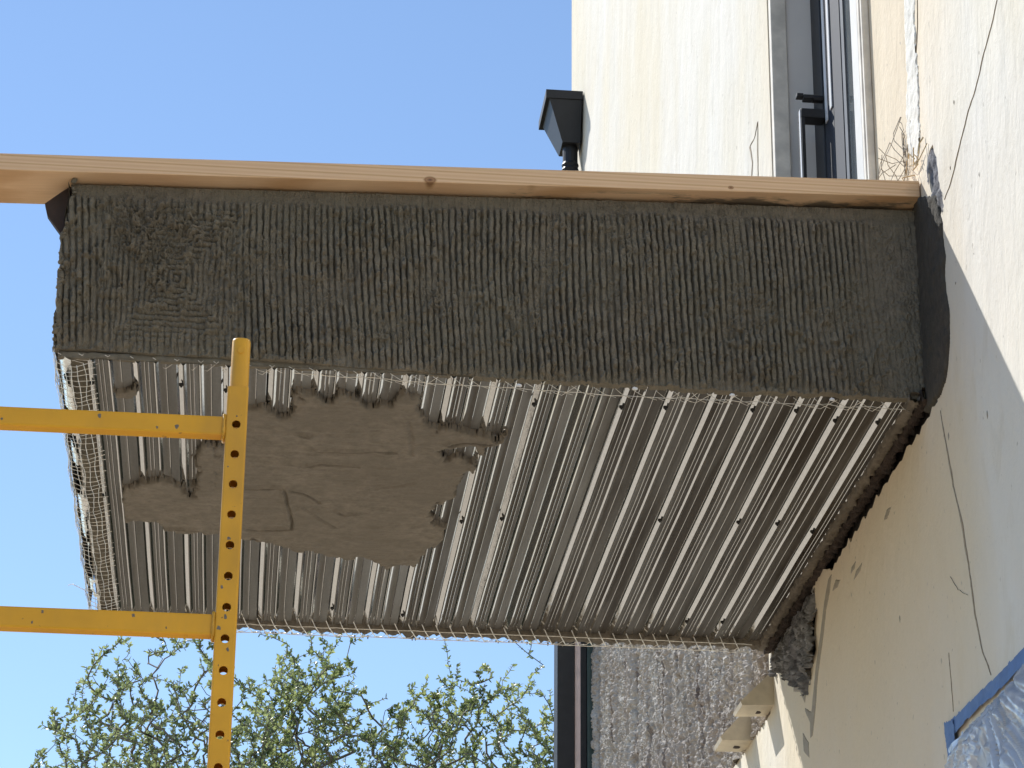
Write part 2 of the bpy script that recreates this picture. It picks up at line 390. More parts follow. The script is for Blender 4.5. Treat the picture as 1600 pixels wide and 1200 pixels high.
# crumpled paper inside the torn hole
n1, n2 = 150, 120
yy, zz = np.meshgrid(np.linspace(6.12, 6.80, n1), np.linspace(3.44, 3.74, n2), indexing='ij')
hh = fbm(yy*22, zz*9, 5, 5, .6); hh2 = 1-np.abs(fbm(yy*40+hh*3, zz*12, 9, 4)*2-1)
xx = XW+.024-.012*hh-.045*hh2**2*(.3+.7*sstep(3.74, 3.64, zz))
gridmesh('torn_paper', np.stack([xx, yy, zz], -1), sdf(yy, zz, hole) > -.02, PAPER, house, smooth=True)
n1, n2 = 60, 60
yy, zz = np.meshgrid(np.linspace(4.78, 5.02, n1), np.linspace(4.05, 4.35, n2), indexing='ij')
xx = XW+.020-.03*fbm(yy*40, zz*18, 3, 5, .6)
gridmesh('torn_paper', np.stack([xx, yy, zz], -1), sdf(yy, zz, hole2) > -.012, PAPER, house, smooth=True)
# scratch coat: rough, streaked mortar
n1, n2 = 1000, 480
yy, zz = np.meshgrid(np.linspace(6.70, 10.34, n1), np.linspace(zc-.003, 4.95, n2), indexing='ij')
colm = fbm(yy*13.0+.6*fbm(yy*3, zz*4, 22, 2), zz*.9, 21, 5, .6)
worm = np.abs(fbm(yy*34+fbm(yy*9, zz*16, 4, 3)*2.5, zz*30+fbm(yy*12, zz*9, 8, 3)*3, 12, 4, .7)*2-1)
pits = sstep(.55, .25, fbm(yy*9, zz*22, 31, 3))
gro = sstep(.10, .0, np.abs(((yy*4.3+.5*fbm(yy*2, zz*1.2, 44, 2)) % 1)-.5)*(.6+colm))
hh = .070*colm+.008*sstep(0, .4, worm)-.010*pits-.024*gro+.012*fbm(yy*90, zz*90, 51, 2)-.015
gridmesh('scratch_coat', np.stack([XW+.030-hh, yy, zz], -1), np.ones(yy.shape, bool), SCRATCH, house)

def wall_patch(name, poly, th, mat, res=.004, seed=0, parent=house, rag=.3, amp=.4, frq=60):
    P = np.array(poly); y0, z0 = P.min(0)-.01; y1, z1 = P.max(0)+.01
    yy, zz = np.meshgrid(np.arange(y0, y1, res), np.arange(z0, z1, res), indexing='ij')
    s = sdf(yy, zz, poly)+(fbm(yy*frq*1.5, zz*frq, seed, 3)-.5)*rag*.05
    h = th*(1-np.exp(-np.clip(s, 0, 1)/(.3*max(th, .004))))*(1-amp/2+amp*fbm(yy*frq, zz*frq, seed+3, 3))
    return gridmesh(name, np.stack([XW+.001-np.where(s > 0, h, -.006), yy, zz], -1), s > -res*1.3, mat, parent, smooth=True)
# peeled vertical seam above the mesh corner
seam = [W(*p) for p in [(1412, -40), (1415, 60), (1418, 130), (1417, 190), (1421, 240), (1431, 262), (1438, 230), (1437, 160), (1434, 100), (1430, 50), (1430, -40)]]
wall_patch('plaster_seam', seam, .0035, SEAMM, .004, 3, rag=.5, amp=1.2)
# dried drips under the joint
for k, pl in enumerate([[(1300, 895), (1297, 925), (1291, 955), (1288, 985), (1284, 1015), (1278, 1060), (1275, 1105), (1270, 1150), (1266, 1155), (1266, 1130), (1258, 1112), (1258, 1105), (1268, 1112), (1275, 1040), (1282, 990), (1288, 940), (1294, 905)],
        [(1254, 1143), (1264, 1160), (1265, 1185), (1256, 1175)], [(1394, 790), (1386, 812), (1380, 815), (1386, 795)], [(1348, 877), (1345, 892), (1333, 910), (1338, 890)],
        [(1338, 875), (1336, 888), (1329, 899), (1331, 885)], [(1262, 1070), (1258, 1100), (1250, 1082), (1240, 1082), (1240, 1055), (1252, 1062)], [(1306, 905), (1314, 905), (1309, 918), (1300, 925)]]):
    wall_patch('mortar_drip', [W(*p) for p in pl], .0022, STAIN, .003, 11+k, rag=.06, amp=.3)
for k in range(11):
    px = random.choice([random.uniform(1482, 1500), random.uniform(1320, 1420), random.uniform(1440, 1560)]); py = random.uniform(20, 980)
    if px < 1470 and py < 660: continue
    if 1440 < px < 1485 and py < 640: continue
    y, z = W(px, py); l = random.uniform(.004, .014); w = random.uniform(.003, .007)
    wall_patch('mortar_fleck', [(y-w, z), (y, z+l), (y+w*.7, z+l*.2), (y+w*.2, z-l)], .003, STAIN, .0025, 60+k, rag=.04)
# cracks
def ribbon(name, pts, w, mat, seed, parent=house):
    r = np.random.default_rng(seed); P = []
    for a, b in zip(pts[:-1], pts[1:]):
        a = np.array(a); b = np.array(b); k = max(2, int(np.linalg.norm(b-a)/.012))
        for j in range(k): P.append(a+(b-a)*j/k)
    P.append(np.array(pts[-1])); P = np.array(P); walk = np.cumsum(r.normal(0, .0011, (len(P), 2)), 0); walk -= np.linspace(0, 1, len(P))[:, None]*walk[-1]
    P = P+walk; a = Acc(); ww = w*(.25+.9*np.convolve(r.random(len(P)), np.ones(3)/3, 'same'))*np.sin(np.linspace(.05, np.pi-.02, len(P)))**.35
    V = []
    for (y, z), h in zip(P, ww): V += [(XW-.0014, y-h, z), (XW-.0006, y, z), (XW-.0014, y+h, z), (XW+.004, y+h*.5, z), (XW+.004, y-h*.5, z)]
    Fc = []
    for i in range(len(P)-1):
        for j in range(5): k = (j+1) % 5; Fc.append((i*5+j, i*5+k, i*5+5+k, i*5+5+j))
    mk(name, V, Fc, mat, parent)
ribbon('crack', [W(*p) for p in [(1470, 642), (1478, 690), (1490, 760), (1504, 820), (1514, 880), (1524, 960), (1534, 1010), (1549, 1055)]], .0048, CRACK, 1)
ribbon('crack', [W(*p) for p in [(1562, -20), (1552, 30), (1538, 80), (1524, 140), (1514, 170), (1500, 230), (1486, 285), (1476, 312)]], .0034, CRACK, 2)
ribbon('crack', [W(*p) for p in [(1418, 235), (1431, 120), (1434, 30), (1434, -30)]], .0022, CRACK, 3)
ribbon('crack', [W(*p) for p in [(1483, 1020), (1489, 1090), (1490, 1112)]], .0011, CRACK, 4)
ribbon('crack', [W(*p) for p in [(1485, 900), (1498, 922), (1513, 930)]], .0008, CRACK, 5)
ribbon('crack', [W(*p) for p in [(1184, 192), (1180, 215), (1172, 232), (1176, 255), (1174, 290)]], .010, CRACK, 6)
ribbon('crack', [W(*p) for p in [(1184.5, 190), (1185, 290)]], .006, CRACK, 7)
0 and ribbon('crack', [W(*p) for p in [(1522, 345), (1524, 400), (1521, 470)]], .0010, CRACK, 8)

# window door with casings
def casing(z0, z1, y0, y1, name, mat, x0, x1, parent=house, bev=.003, **k): return box(name, x0, x1, y0, y1, z0, z1, mat, parent, bev, **k)
casing(4.27, 6.75, 5.336, 5.349, 'backing_strip', JAMB, XW-.018, XW-.0005)
casing(4.27, 6.75, 5.3505, 5.368, 'casing', JAMB, XW-.021, XW-.0005)
casing(4.27, 6.75, 5.3695, 5.435, 'casing', CASING, XW-.021, XW-.0008)
casing(4.27, 6.75, 5.4365, 5.450, 'casing_return', JAMB, XW-.012, XW+.10)
casing(4.27, 6.69, 6.468, 6.497, 'far_jamb', JAMB, XW+.003, XW+.047)
casing(4.27, 6.69, 6.478, 6.498, 'far_jamb', GREYP, XW+.0485, XW+.125)
box('threshold', XW+.002, XW+.20, 5.40, 6.50, 4.18, 4.259, GREYP, house)
DYp = lambda px, dx: float(on(px, 150, 0, XW+dx)[1])
door = box('glazed_door', XW+.118, XW+.160, DYp(1285, .118), 6.476, 4.27, 6.68, BLACK, house, .003)
box('door_stile', XW+.116, XW+.158, DYp(1316, .116), DYp(1302, .116), 4.27, 6.68, NAVY, door, .003)
box('door_stile', XW+.122, XW+.158, DYp(1301.5, .122), DYp(1286, .122), 4.27, 6.68, NAVY, door, .003)
zs1 = float(on(1290, 190, 0, XW+.116)[2])
box('glazing_seal', XW+.1180, XW+.1215, DYp(1291, .118), DYp(1288, .118), zs1, 6.68, SEAL, door, .001)
box('glazing_seal', XW+.1180, XW+.1215, DYp(1298.5, .118), DYp(1295.5, .118), zs1+.01, 6.68, SEAL, door, .001)
box('door_stile', XW+.119, XW+.150, DYp(1322, .119), DYp(1316.5, .119), 4.27, 6.68, m_simple('grey_door_edge', (.12, .125, .135), .5, 0, .2, 8, .1), door, .002)
box('pane', XW+.124, XW+.132, 5.46, DYp(1322.5, .124), 4.27, 6.68, GLASS, door)
# lever and pull handle seen edge on
zl = on(1270, 152, 1, 6.36)[2]; zb = on(1270, 182, 1, 6.36)[2]
a = Acc(); a.tube([(XW+.118, 6.37, zl), (XW+.09, 6.37, zl)], .011, 10); a.add(*boxVF(XW+.064, XW+.092, 6.355, 6.382, zl-.006, zl+.006, .002))
a.add(*boxVF(XW+.046, XW+.0645, 6.357, 6.380, zl+.000, zl+.010, .002)); a.build('handle', BLACK, door)
a = Acc(); a.add(*boxVF(XW+.052, XW+.118, 6.34, 6.385, zb-.014, zb+.014, .003)); a.add(*boxVF(XW+.052, XW+.062, 6.34, 6.385, zb-.45, zb-.0142, .002)); a.build('pull_bar', BLACK, door)
box('pull_bar_highlight', XW+.0495, XW+.0515, 6.345, 6.36, zb-.44, zb+.012, SEAL, door, .001)  # thin white strip painted in as the highlight along the black bar

# sloping-topped trim blocks along the wall under the scratch coat
def wedge(y0, y1, top, tip, inn, lab):
    # top (x,z), tip, inner bottom; little lip at the tip
    pr = [(XW+.001, top), (tip[0]+.010, tip[1]+.0105), tip, (tip[0]+.004, tip[1]-.010), (XW+.001, inn-.002)]
    n = len(pr); V = [(x, y0, z) for x, z in pr]+[(x, y1, z) for x, z in pr]
    Fc = [tuple(range(n))[::-1], tuple(range(n, 2*n))]+[(i, (i+1) % n, (i+1) % n+n, i+n) for i in range(n)]
    b = mk('trim_block', V, Fc, TRIMW, house, label=lab)
    a = Acc(); a.tube([(XW-.035, y0+.07, inn+.004), (XW-.036, y0+.07, inn-.0035)], .014, 9); a.build('broken_hole', FELT, b)
wedge(6.69, 6.80, 3.669, (1.249, 3.580), 3.576, 'stained cream trim block nearest the torn hole')
wedge(7.00, 7.12, 3.667, (1.250, 3.572), 3.566, 'smaller farther cream trim block')

# tangled lath wire in the corner above the plank
def hexwire(a, M, nu, nv, cu, cv, r, seed, jit=.15, drop=0.0, n=2):
    """chicken wire: M maps (u,v) in metres to a 3D point"""
    g = np.random.default_rng(seed)
    for j in range(nv):
        off = .5*(j % 2)
        for i in range(nu):
            if g.random() < drop: continue
            u = (i+off)*cu; v = j*cv*.75; J = lambda: g.normal(0, cu*jit, 2)
            p0 = (u, v+cv*.25); pts = [(u-cu/2, v), p0, (u+cu/2, v)]
            pts = [np.array(p)+J()*.3 for p in pts]; a.tube([M(*p) for p in pts], r, 4, False)
            a.tube([M(*(np.array(p0))), M(*(np.array([u, v+cv*.75])+J()*.2))], r, 4, False)
wl = [[(700, 840), (740, 880), (800, 905), (850, 950), (930, 990)], [(765, 810), (740, 870), (710, 930), (695, 1030)], [(765, 810), (790, 850), (840, 900), (880, 960), (930, 1030)],
      [(825, 665), (785, 760), (790, 800), (850, 860), (860, 900), (850, 960), (810, 1030)], [(820, 720), (850, 770), (890, 800), (905, 850), (870, 890)],
      [(818, 690), (832, 700), (860, 740), (905, 758), (905, 790), (935, 870), (920, 930)], [(905, 790), (860, 850), (820, 930), (790, 980), (770, 1030)], [(740, 880), (755, 940), (800, 1000), (810, 1030)],
      [(1010, 768), (960, 830), (930, 900), (870, 980), (850, 1030)], [(1010, 768), (1030, 790), (1025, 840), (980, 850), (965, 900)], [(870, 820), (890, 880), (920, 950), (935, 1000)],
      [(700, 900), (780, 930), (840, 915), (880, 940), (940, 930)], [(715, 960), (760, 1000), (850, 1000), (900, 1030)], [(690, 1030), (720, 985), (760, 960), (800, 935)],
      [(830, 664), (806, 730), (770, 830), (735, 900), (700, 1000)], [(720, 880), (716, 950), (740, 1030)], [(990, 800), (955, 860), (968, 930), (940, 1000)]]
a = Acc(); g = np.random.default_rng(3)
for k, l in enumerate(wl):
    P = [on(1180+u/3.636, v/3.636, 1, 5.06+.02*math.sin(k*1.7)+.01*math.sin(u*.05)) for u, v in l]
    P = [np.array([min(p[0], XW-.003), p[1], p[2]]) for p in P]; a.tube(P, .00085, 5, False)
a.build('chicken_wire', RUSTY, house, kind='stuff')
a = Acc()
for k in range(8):                       # frayed fibres where plank and wall meet
    b = np.array([XW-.015, 4.965+g.normal(0, .03), 4.235+g.random()*.03]); d = g.normal(0, 1, 3)*[.4, 1, 1]; d[2] = abs(d[2]); d /= np.linalg.norm(d)
    L = .02+.03*g.random(); c = b+d*L*.5+g.normal(0, .008, 3); a.tube([b, c, b+d*L+g.normal(0, .01, 3)], .0011+.0009*g.random(), 4)
a.build('frayed_fibres', STRAW, house, kind='stuff')

# ------------------------------------------------------------------ the balcony
balc = empty('balcony', (.45, 5.8, ZS), 'concrete balcony seen from below, ribbed wet mortar front and bare corrugated steel underside', 'balcony')
ztop = lambda x: 4.125+.0250*(x+.45)
# core (keeps light out)
V = [(XL+.012, 5.012, ZS+.026), (XW+.02, 5.012, ZS+.026), (XW+.02, YB-.01, ZS+.026), (XL+.012, YB-.01, ZS+.026)]
zt = [ztop(v[0]) for v in V]
V2 = V+[(x, y, t-.004) for (x, y, z), t in zip(V, zt)]
mk('slab_core', V2, [(0, 1, 2, 3), (7, 6, 5, 4), (0, 4, 5, 1), (1, 5, 6, 2), (2, 6, 7, 3), (3, 7, 4, 0)], MORTAR, balc)
# front face: trowelled ridges
nx, nz = 1250, 300
X0, X1 = XL-.016, XW-.001
uu, ww = np.meshgrid(np.linspace(X0, X1, nx), np.linspace(0, 1, nz), indexing='ij')
lft = .012*(fbm(ww*14, ww*0+3, 77, 4)-.5)+np.where(ww > .68, .012*(1-np.exp(-(ww-.68)*14)), 0)*1.0
edge = X0+(.004+lft)
xx = edge+(uu-X0)/(X1-X0)*(X1-edge)
zb0 = 3.757-.022*sstep(XL, .9, xx)-.004+.004*(fbm(xx*9, xx*0, 5, 4)-.5)*2
zt0 = ztop(xx)-.002
zz = zb0+(zt0-zb0)*ww
warp = 2.2*fbm(xx*2.0, zz*2.4, 1, 2)+.25*fbm(xx*7, zz*5, 2, 2)+(zz-3.95)*14*(vn(xx*1.7+5, zz*.5+2, 3)-.22)+.24*(fbm(xx*110, zz*110, 36, 2)-.5)
# boundaries where trowel strokes start anew
cell = vn(xx*3.1+fbm(xx*3, zz*5, 91, 2)*1.2, zz*2.3, 90)
warp = warp+.25*cell
phase = xx/.0134+warp
tri = phase-np.floor(phase)
gw = .13+.24*fbm(xx*25, zz*14, 33, 3); ridge = sstep(0, 1, np.clip(np.minimum(tri, 1-tri)/gw, 0, 1))*(.75+.5*hashn(np.floor(phase), np.floor(zz*7+3*vn(xx*5, zz*3, 5)), 4))
spir = sstep(.10, -.02, np.maximum(np.abs(xx+.215)-.10, np.abs(zz-3.93)-.10))
cheb = np.maximum(np.abs(xx+.20)/.9, np.abs(zz-3.92))/.0125+.8*fbm(xx*20, zz*20, 8, 3)
ridge2 = np.sin(np.pi*(cheb-np.floor(cheb)))**.6
ridge = ridge*(1-spir)+ridge2*.8*spir
top = sstep(.022, .045, zt0-zz+.012*(fbm(xx*12, zz*0, 6, 3)-.5)); bot = sstep(.004, .028, zz-zb0+.03*(fbm(xx*14, zz*0, 7, 3)-.5))
rgt = sstep(1.27, 1.17, xx+.04*(fbm(zz*9, xx*2, 12, 2)-.5))
rm = (.12+.88*top)*(.4+.6*bot)*(.12+.88*rgt)*np.clip(.35+1.3*fbm(xx*7, zz*6, 14, 3), .45, 1.05)
crumb = np.abs(fbm(xx*95, zz*72, 15, 4, .66)*2-1)*1.5
lump = sstep(.53, .68, fbm(xx*55, zz*48, 18, 3))*(.3+1.1*fbm(xx*4, zz*4, 19, 2))
brk = sstep(.50, .68, fbm(xx*16, zz*11, 29, 3))
hh = .0115*ridge*rm*(1-.45*brk)+.0058*crumb*(.55+.2*rm+.8*brk)*(.75+.9*spir)+.010*lump*top*(.3+.7*rgt)+.007*fbm(xx*3, zz*3, 16, 3)+.0018*fbm(xx*220, zz*200, 17, 2)
hh = hh+.010*(1-top)*0-.006*(1-top)
yy = YF+.008-hh
yy[:, 0] += .02
gridmesh('front_mortar', np.stack([xx, yy, zz], -1), np.ones(xx.shape, bool), MORTAR, balc, smooth=False)
# left end with its ragged mortar corner, top lip under the plank
n1, n2 = 160, 90
yy, ww = np.meshgrid(np.linspace(4.996, YB, n1), np.linspace(0, 1, n2), indexing='ij')
zz = 3.752+(4.125-3.752)*ww
xx = XL+.0-.012*fbm(yy*20, zz*22, 41, 4)
gridmesh('end_mortar', np.stack([xx, yy, zz], -1), np.ones(xx.shape, bool), MORTAR, balc)
# crumbs clinging to the ragged left corner
a = Acc()
for k in range(46):
    z = 3.75+random.random()*.38; p = np.array([XL-.010+.006*random.random()+(.012 if z > 4.02 else 0), 4.992+random.random()*.01, z]); r = .003+.004*random.random()
    d = g.normal(0, r*.7, 3); a.tube([p-d, p, p+d], [r*.5, r, r*.45], 6)
a.build('mortar_crumbs', MORTAR, balc, kind='stuff', smooth=True)
# mortar returned onto the house wall
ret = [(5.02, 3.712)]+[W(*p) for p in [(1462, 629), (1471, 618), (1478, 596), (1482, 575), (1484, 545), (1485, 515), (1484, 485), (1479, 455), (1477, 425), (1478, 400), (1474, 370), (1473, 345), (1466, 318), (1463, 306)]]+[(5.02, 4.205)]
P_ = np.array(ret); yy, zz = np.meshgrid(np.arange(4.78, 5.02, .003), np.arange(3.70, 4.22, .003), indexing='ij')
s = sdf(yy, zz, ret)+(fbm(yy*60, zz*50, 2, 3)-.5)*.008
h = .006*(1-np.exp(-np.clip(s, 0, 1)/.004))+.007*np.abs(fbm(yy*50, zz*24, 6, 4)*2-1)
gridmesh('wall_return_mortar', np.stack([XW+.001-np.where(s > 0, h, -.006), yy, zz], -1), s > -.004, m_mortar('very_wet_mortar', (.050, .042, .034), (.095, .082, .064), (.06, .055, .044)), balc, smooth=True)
# torn felt flap at the left corner
fl = [on(*p, 1, 5.03) for p in [(112, 290), (96, 300), (70, 318), (74, 336), (84, 350), (93, 362), (101, 382), (112, 372)]]
V = [tuple(p) for p in fl]+[(p[0], p[1]+.012+.01*i/8, p[2]) for i, p in enumerate(fl)]; n = len(fl)
mk('felt_flap', V, [tuple(range(n)), tuple(range(n, 2*n))[::-1]]+[(i, (i+1) % n, (i+1) % n+n, i+n) for i in range(n)], FELT, balc)

# corrugated steel sheets
PITCH = .0902
def sheet_profile():
    p = []                                    # (x, z) over one pitch; z lower is nearer the ground
    A, B = 0.0, -.016
    p += [(0, .0103), (.0003, .0103), (.0093, 0.0), (.0122, 0.0), (.0162, .0045)]
    for c, hgt in ((.0230, .0006), (.0310, .0008)): p += [(c, .0046), (c+.0008, .0046-hgt), (c+.0014, .0046-hgt), (c+.0022, .0046)]
    p += [(.0410, .0046), (.0414, .0049), (.0448, .0010), (.0468, .0010), (.0510, .0060)]
    for c, hgt in ((.0655, .0006),): p += [(c, .0062), (c+.0008, .0062-hgt), (c+.0014, .0062-hgt), (c+.0022, .0062)]
    p += [(.0862, .0064), (.0896, .0103)]
    return p
prof = sheet_profile(); start = XL+.058; nper = 19; per_sheet = 4
ny = 60; ys = np.linspace(YF+.004, YB-.004, ny)
sheets = []
for s0 in range(0, nper, per_sheet):
    pts = []; k1 = min(per_sheet, nper-s0)
    for k in range(k1):
        pts += [(start+(s0+k)*PITCH+x, ZS+z) for x, z in prof]
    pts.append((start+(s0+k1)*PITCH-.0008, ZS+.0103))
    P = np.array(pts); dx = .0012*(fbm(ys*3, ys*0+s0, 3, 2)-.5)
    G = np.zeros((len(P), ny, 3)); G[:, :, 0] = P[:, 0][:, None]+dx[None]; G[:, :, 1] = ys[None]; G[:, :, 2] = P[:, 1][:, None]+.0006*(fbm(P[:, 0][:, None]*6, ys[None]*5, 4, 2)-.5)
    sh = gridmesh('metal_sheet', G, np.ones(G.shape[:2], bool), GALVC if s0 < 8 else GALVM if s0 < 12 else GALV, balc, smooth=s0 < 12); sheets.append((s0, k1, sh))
# screws
sc_me = None
for s0, k1, sh in sheets:
    for k in range(k1):
        for row, yb in enumerate((5.13, 5.80, 6.50)):
            if random.random() < (.35 if row == 0 else .42 if row == 1 else .3): continue
            if sc_me is None:
                a = Acc(); a.tube([(0, 0, .004), (0, 0, 0), (0, 0, -.0012)], [.005, .005, .0036], 10); a.tube([(0, 0, -.0013), (0, 0, -.004)], .0022, 6)
                o = a.build('screw', SCREW); o.parent = sh; sc_me = o.data
            else:
                o = bpy.data.objects.new('screw', sc_me); col.objects.link(o); o.parent = sh
            o.location = (start+(s0+k)*PITCH+.0053-balc.location.x, yb+random.uniform(-.05, .05)-balc.location.y, ZS+random.uniform(-.003, -.0015)-balc.location.z)

# hand-applied mortar patch on the underside
U = lambda u, v: SO(80+u/2.286, 520+v/2.286)
outl = [(255, 565), (290, 540), (330, 525), (390, 518), (430, 525), (470, 550), (495, 572), (515, 560), (512, 500), (518, 440), (530, 400), (570, 392), (605, 385), (640, 330), (700, 268), (760, 262), (800, 275), (850, 290), (870, 270), (870, 200), (900, 198), (950, 215), (1000, 235), (1030, 205), (1060, 200), (1110, 240), (1160, 252), (1195, 248), (1220, 215), (1290, 213), (1310, 230), (1312, 270), (1345, 315), (1380, 342), (1420, 325), (1470, 342), (1530, 352), (1590, 362), (1640, 350), (1600, 385), (1540, 388), (1560, 405), (1540, 425), (1500, 402), (1440, 400), (1375, 415), (1420, 437), (1510, 440), (1515, 480), (1500, 510), (1455, 530), (1440, 580), (1415, 592), (1372, 610), (1365, 650), (1378, 680), (1415, 690), (1420, 715), (1370, 760), (1330, 800), (1300, 825), (1240, 820), (1200, 838), (1160, 810), (1100, 790), (1060, 802), (1000, 792), (930, 770), (870, 778), (800, 745), (720, 735), (600, 715), (530, 705), (450, 702), (400, 690), (370, 665), (310, 660), (270, 668), (255, 620)]
def soffit_patch(name, poly, th, mat, res, seed, lines=(), rag=.010):
    P = np.array(poly); x0, y0 = P.min(0)-.02; x1, y1 = P.max(0)+.02
    xx, yy = np.meshgrid(np.arange(x0, x1, res), np.arange(y0, y1, res), indexing='ij')
    s = sdf(xx, yy, poly)+(fbm(xx*60, yy*45, seed, 4)-.5)*rag*2.0
    s = s-.016*(.5-.5*np.sin((xx-start)/PITCH*4*np.pi+.6))*sstep(.3, .7, fbm(xx*9, yy*30, seed+11, 3))
    edge = sstep(.030, .004, s)
    h = th*(1-np.exp(-np.clip(s, 0, 1)/.005))+.006*fbm(xx*6, yy*5, seed+1, 3)+.0045*np.abs(fbm(xx*9+2*fbm(yy*5, xx*5, seed, 2), yy*34, seed+2, 4)*2-1)+.0022*fbm(xx*150, yy*110, seed+4, 3)*fbm(xx*9, yy*9, seed+6, 2)*1.6+edge*.0045*(fbm(xx*120, yy*90, seed+5, 3)-.35)
    for ln, dep, wd in lines:
        d = dseg(xx+.004*(fbm(xx*40, yy*40, seed+7, 2)-.5), yy+.02*(fbm(xx*20, yy*20, seed+8, 3)-.5), ln)
        h = h-1.6*dep*np.exp(-(d/wd)**2)*(.4+.9*fbm(xx*50, yy*50, seed+9, 2))+dep*.5*np.exp(-((d-wd*2)/(wd*2))**2)
    # faint rib telegraphing through
    h = h+.0012*np.sin((xx-start)/PITCH*2*np.pi)*sstep(.05, .01, s)
    z = np.where(s > 0, ZS+.0005-h, ZS+.008)
    return gridmesh(name, np.stack([xx, yy, z], -1), s > -res*1.4, mat, balc, smooth=True)
L = [([U(*p) for p in l], dp, w) for l, dp, w in [
    ([(700, 540), (770, 542), (830, 540)], .006, .003), ([(835, 545), (845, 600), (860, 655), (860, 685), (760, 690), (700, 690)], .007, .003),
    ([(900, 465), (960, 455), (1100, 462)], .005, .0025), ([(850, 548), (900, 560), (960, 590)], .007, .003),
    ([(1025, 622), (1050, 635), (1095, 632)], .008, .003), ([(900, 610), (960, 650), (1015, 680)], .004, .004), ([(940, 405), (1080, 412), (1230, 415)], .005, .003),
    ([(895, 350), (918, 352)], .008, .003), ([(380, 690), (450, 688), (520, 690)], .007, .003), ([(1280, 300), (1290, 420)], .003, .004),
    ([(1425, 385), (1480, 372), (1560, 378), (1600, 374)], .012, .004), ([(1160, 540), (1300, 520)], .003, .004)]]
soffit_patch('mortar_patch', [U(*p) for p in outl], .006, PATCH, .0026, 3, L)
soffit_patch('mortar_dab', [U(*p) for p in [(235, 212), (262, 198), (300, 196), (312, 215), (300, 232), (262, 236), (240, 228)]], .006, PATCH, .0025, 8)
rg = soffit_patch('coarse_mortar', [U(*p) for p in [(512, 400), (530, 392), (610, 380), (625, 470), (600, 545), (520, 560), (505, 490)]], .011, PATCH, .0022, 9, rag=.02)

# edges: far lip, wall-side strip
def bar(name, x0, x1, y0, y1, z0, z1, amp, mat, axis, seed, step=.008, parent=balc):
    n = int(((x1-x0) if axis == 0 else (y1-y0))/step); t = np.linspace(0, 1, n); q = np.linspace(0, 1, 13)
    ring = np.array([(math.cos(a), math.sin(a)) for a in q[:-1]*2*np.pi]); ring = np.sign(ring)*np.abs(ring)**.6
    T, A = np.meshgrid(t, np.arange(13), indexing='ij')
    ra = ring[A % 12]
    if axis == 0:
        x = x0+(x1-x0)*T; w = (y1-y0)/2; hh_ = (z1-z0)/2
        nn = 1+amp*(fbm(x*70+seed, (A % 12)*.9+0*T, seed, 3)-.5)
        P = np.stack([x, (y0+y1)/2+ra[..., 0]*w*nn, (z0+z1)/2+ra[..., 1]*hh_*nn], -1)
    else:
        y = y0+(y1-y0)*T; w = (x1-x0)/2; hh_ = (z1-z0)/2
        nn = 1+amp*(fbm(y*70+seed, (A % 12)*.9+0*T, seed, 3)-.5)
        P = np.stack([(x0+x1)/2+ra[..., 0]*w*nn, y, (z0+z1)/2+ra[..., 1]*hh_*nn], -1)
    return gridmesh(name, P, np.ones(T.shape, bool), mat, parent, smooth=True)
bar('far_edge_strip', XL+.02, XW-.03, 6.655, 6.70, 3.722, 3.785, .7, LATH, 0, 3)
box('far_edge_face', XL+.012, XW, 6.66, 6.68, 3.742, 4.10, MORTAR, balc)
bar('wall_edge_strip', 1.297, 1.318, YF-.01, 6.70, 3.722, 3.745, 1.5, LATH, 1, 5)
bar('wall_edge_strip', 1.318, 1.345, YF-.02, 6.72, 3.722, 3.75, 1.6, m_simple('dark_rubble', (.05, .036, .03), .95, 0, .5, 60, .8, .006), 1, 9, .006)
bar('near_edge_strip', XL, XW-.02, 5.004, 5.016, 3.737, 3.752, .7, MORTAR, 0, 7)

# wires
a = Acc(); g = np.random.default_rng(5)
zn = lambda x: 3.752-.022*float(sstep(XL, .9, np.array(x)))
for yo, zo in ((5.030, -.0085),):
    xs = np.arange(XL, XW-.02, .03); zo += .001
    a.tube([(x, yo+g.normal(0, .0015), zn(x)+zo+g.normal(0, .0016)) for x in xs], .0008, 4)
x = XL
while x < XW-.05:
    w = .035+g.random()*.03
    a.tube([(x, 4.998, zn(x)-.008), (x+w*.45, 5.022, zn(x)-.011), (x+w, 5.05, zn(x)-.006)], .00075, 4)
    if g.random() < .4: a.tube([(x+.01, 4.998, zn(x)-.008), (x-w*.3, 5.03, zn(x)-.016), (x-w*.6, 5.045, zn(x)-.004)], .0006, 4)
    x += w*.85
a.build('near_edge_wire', WIRE, balc, kind='stuff')
a = Acc(); x = XL+.03; w = .0352
xs = np.arange(XL+.02, XW-.05, .02)
a.tube([(x_, 6.648, 3.722+g.normal(0, .0007)) for x_ in xs], .0010, 4); a.tube([(x_, 6.692, 3.7145+g.normal(0, .0007)) for x_ in xs], .0010, 4)
while x < XW-.08:
    a.tube([(x, 6.640, 3.738), (x+w*.25, 6.648, 3.722), (x+w*.7, 6.690, 3.7155), (x+w, 6.705, 3.722)], .0016, 4)
    a.tube([(x+w*.5, 6.662, 3.717), (x+w*.25, 6.678, 3.714), (x+w*.0, 6.69, 3.716)], .0009, 4)
    x += w
a.build('far_edge_wire', WIRE, balc, kind='stuff')
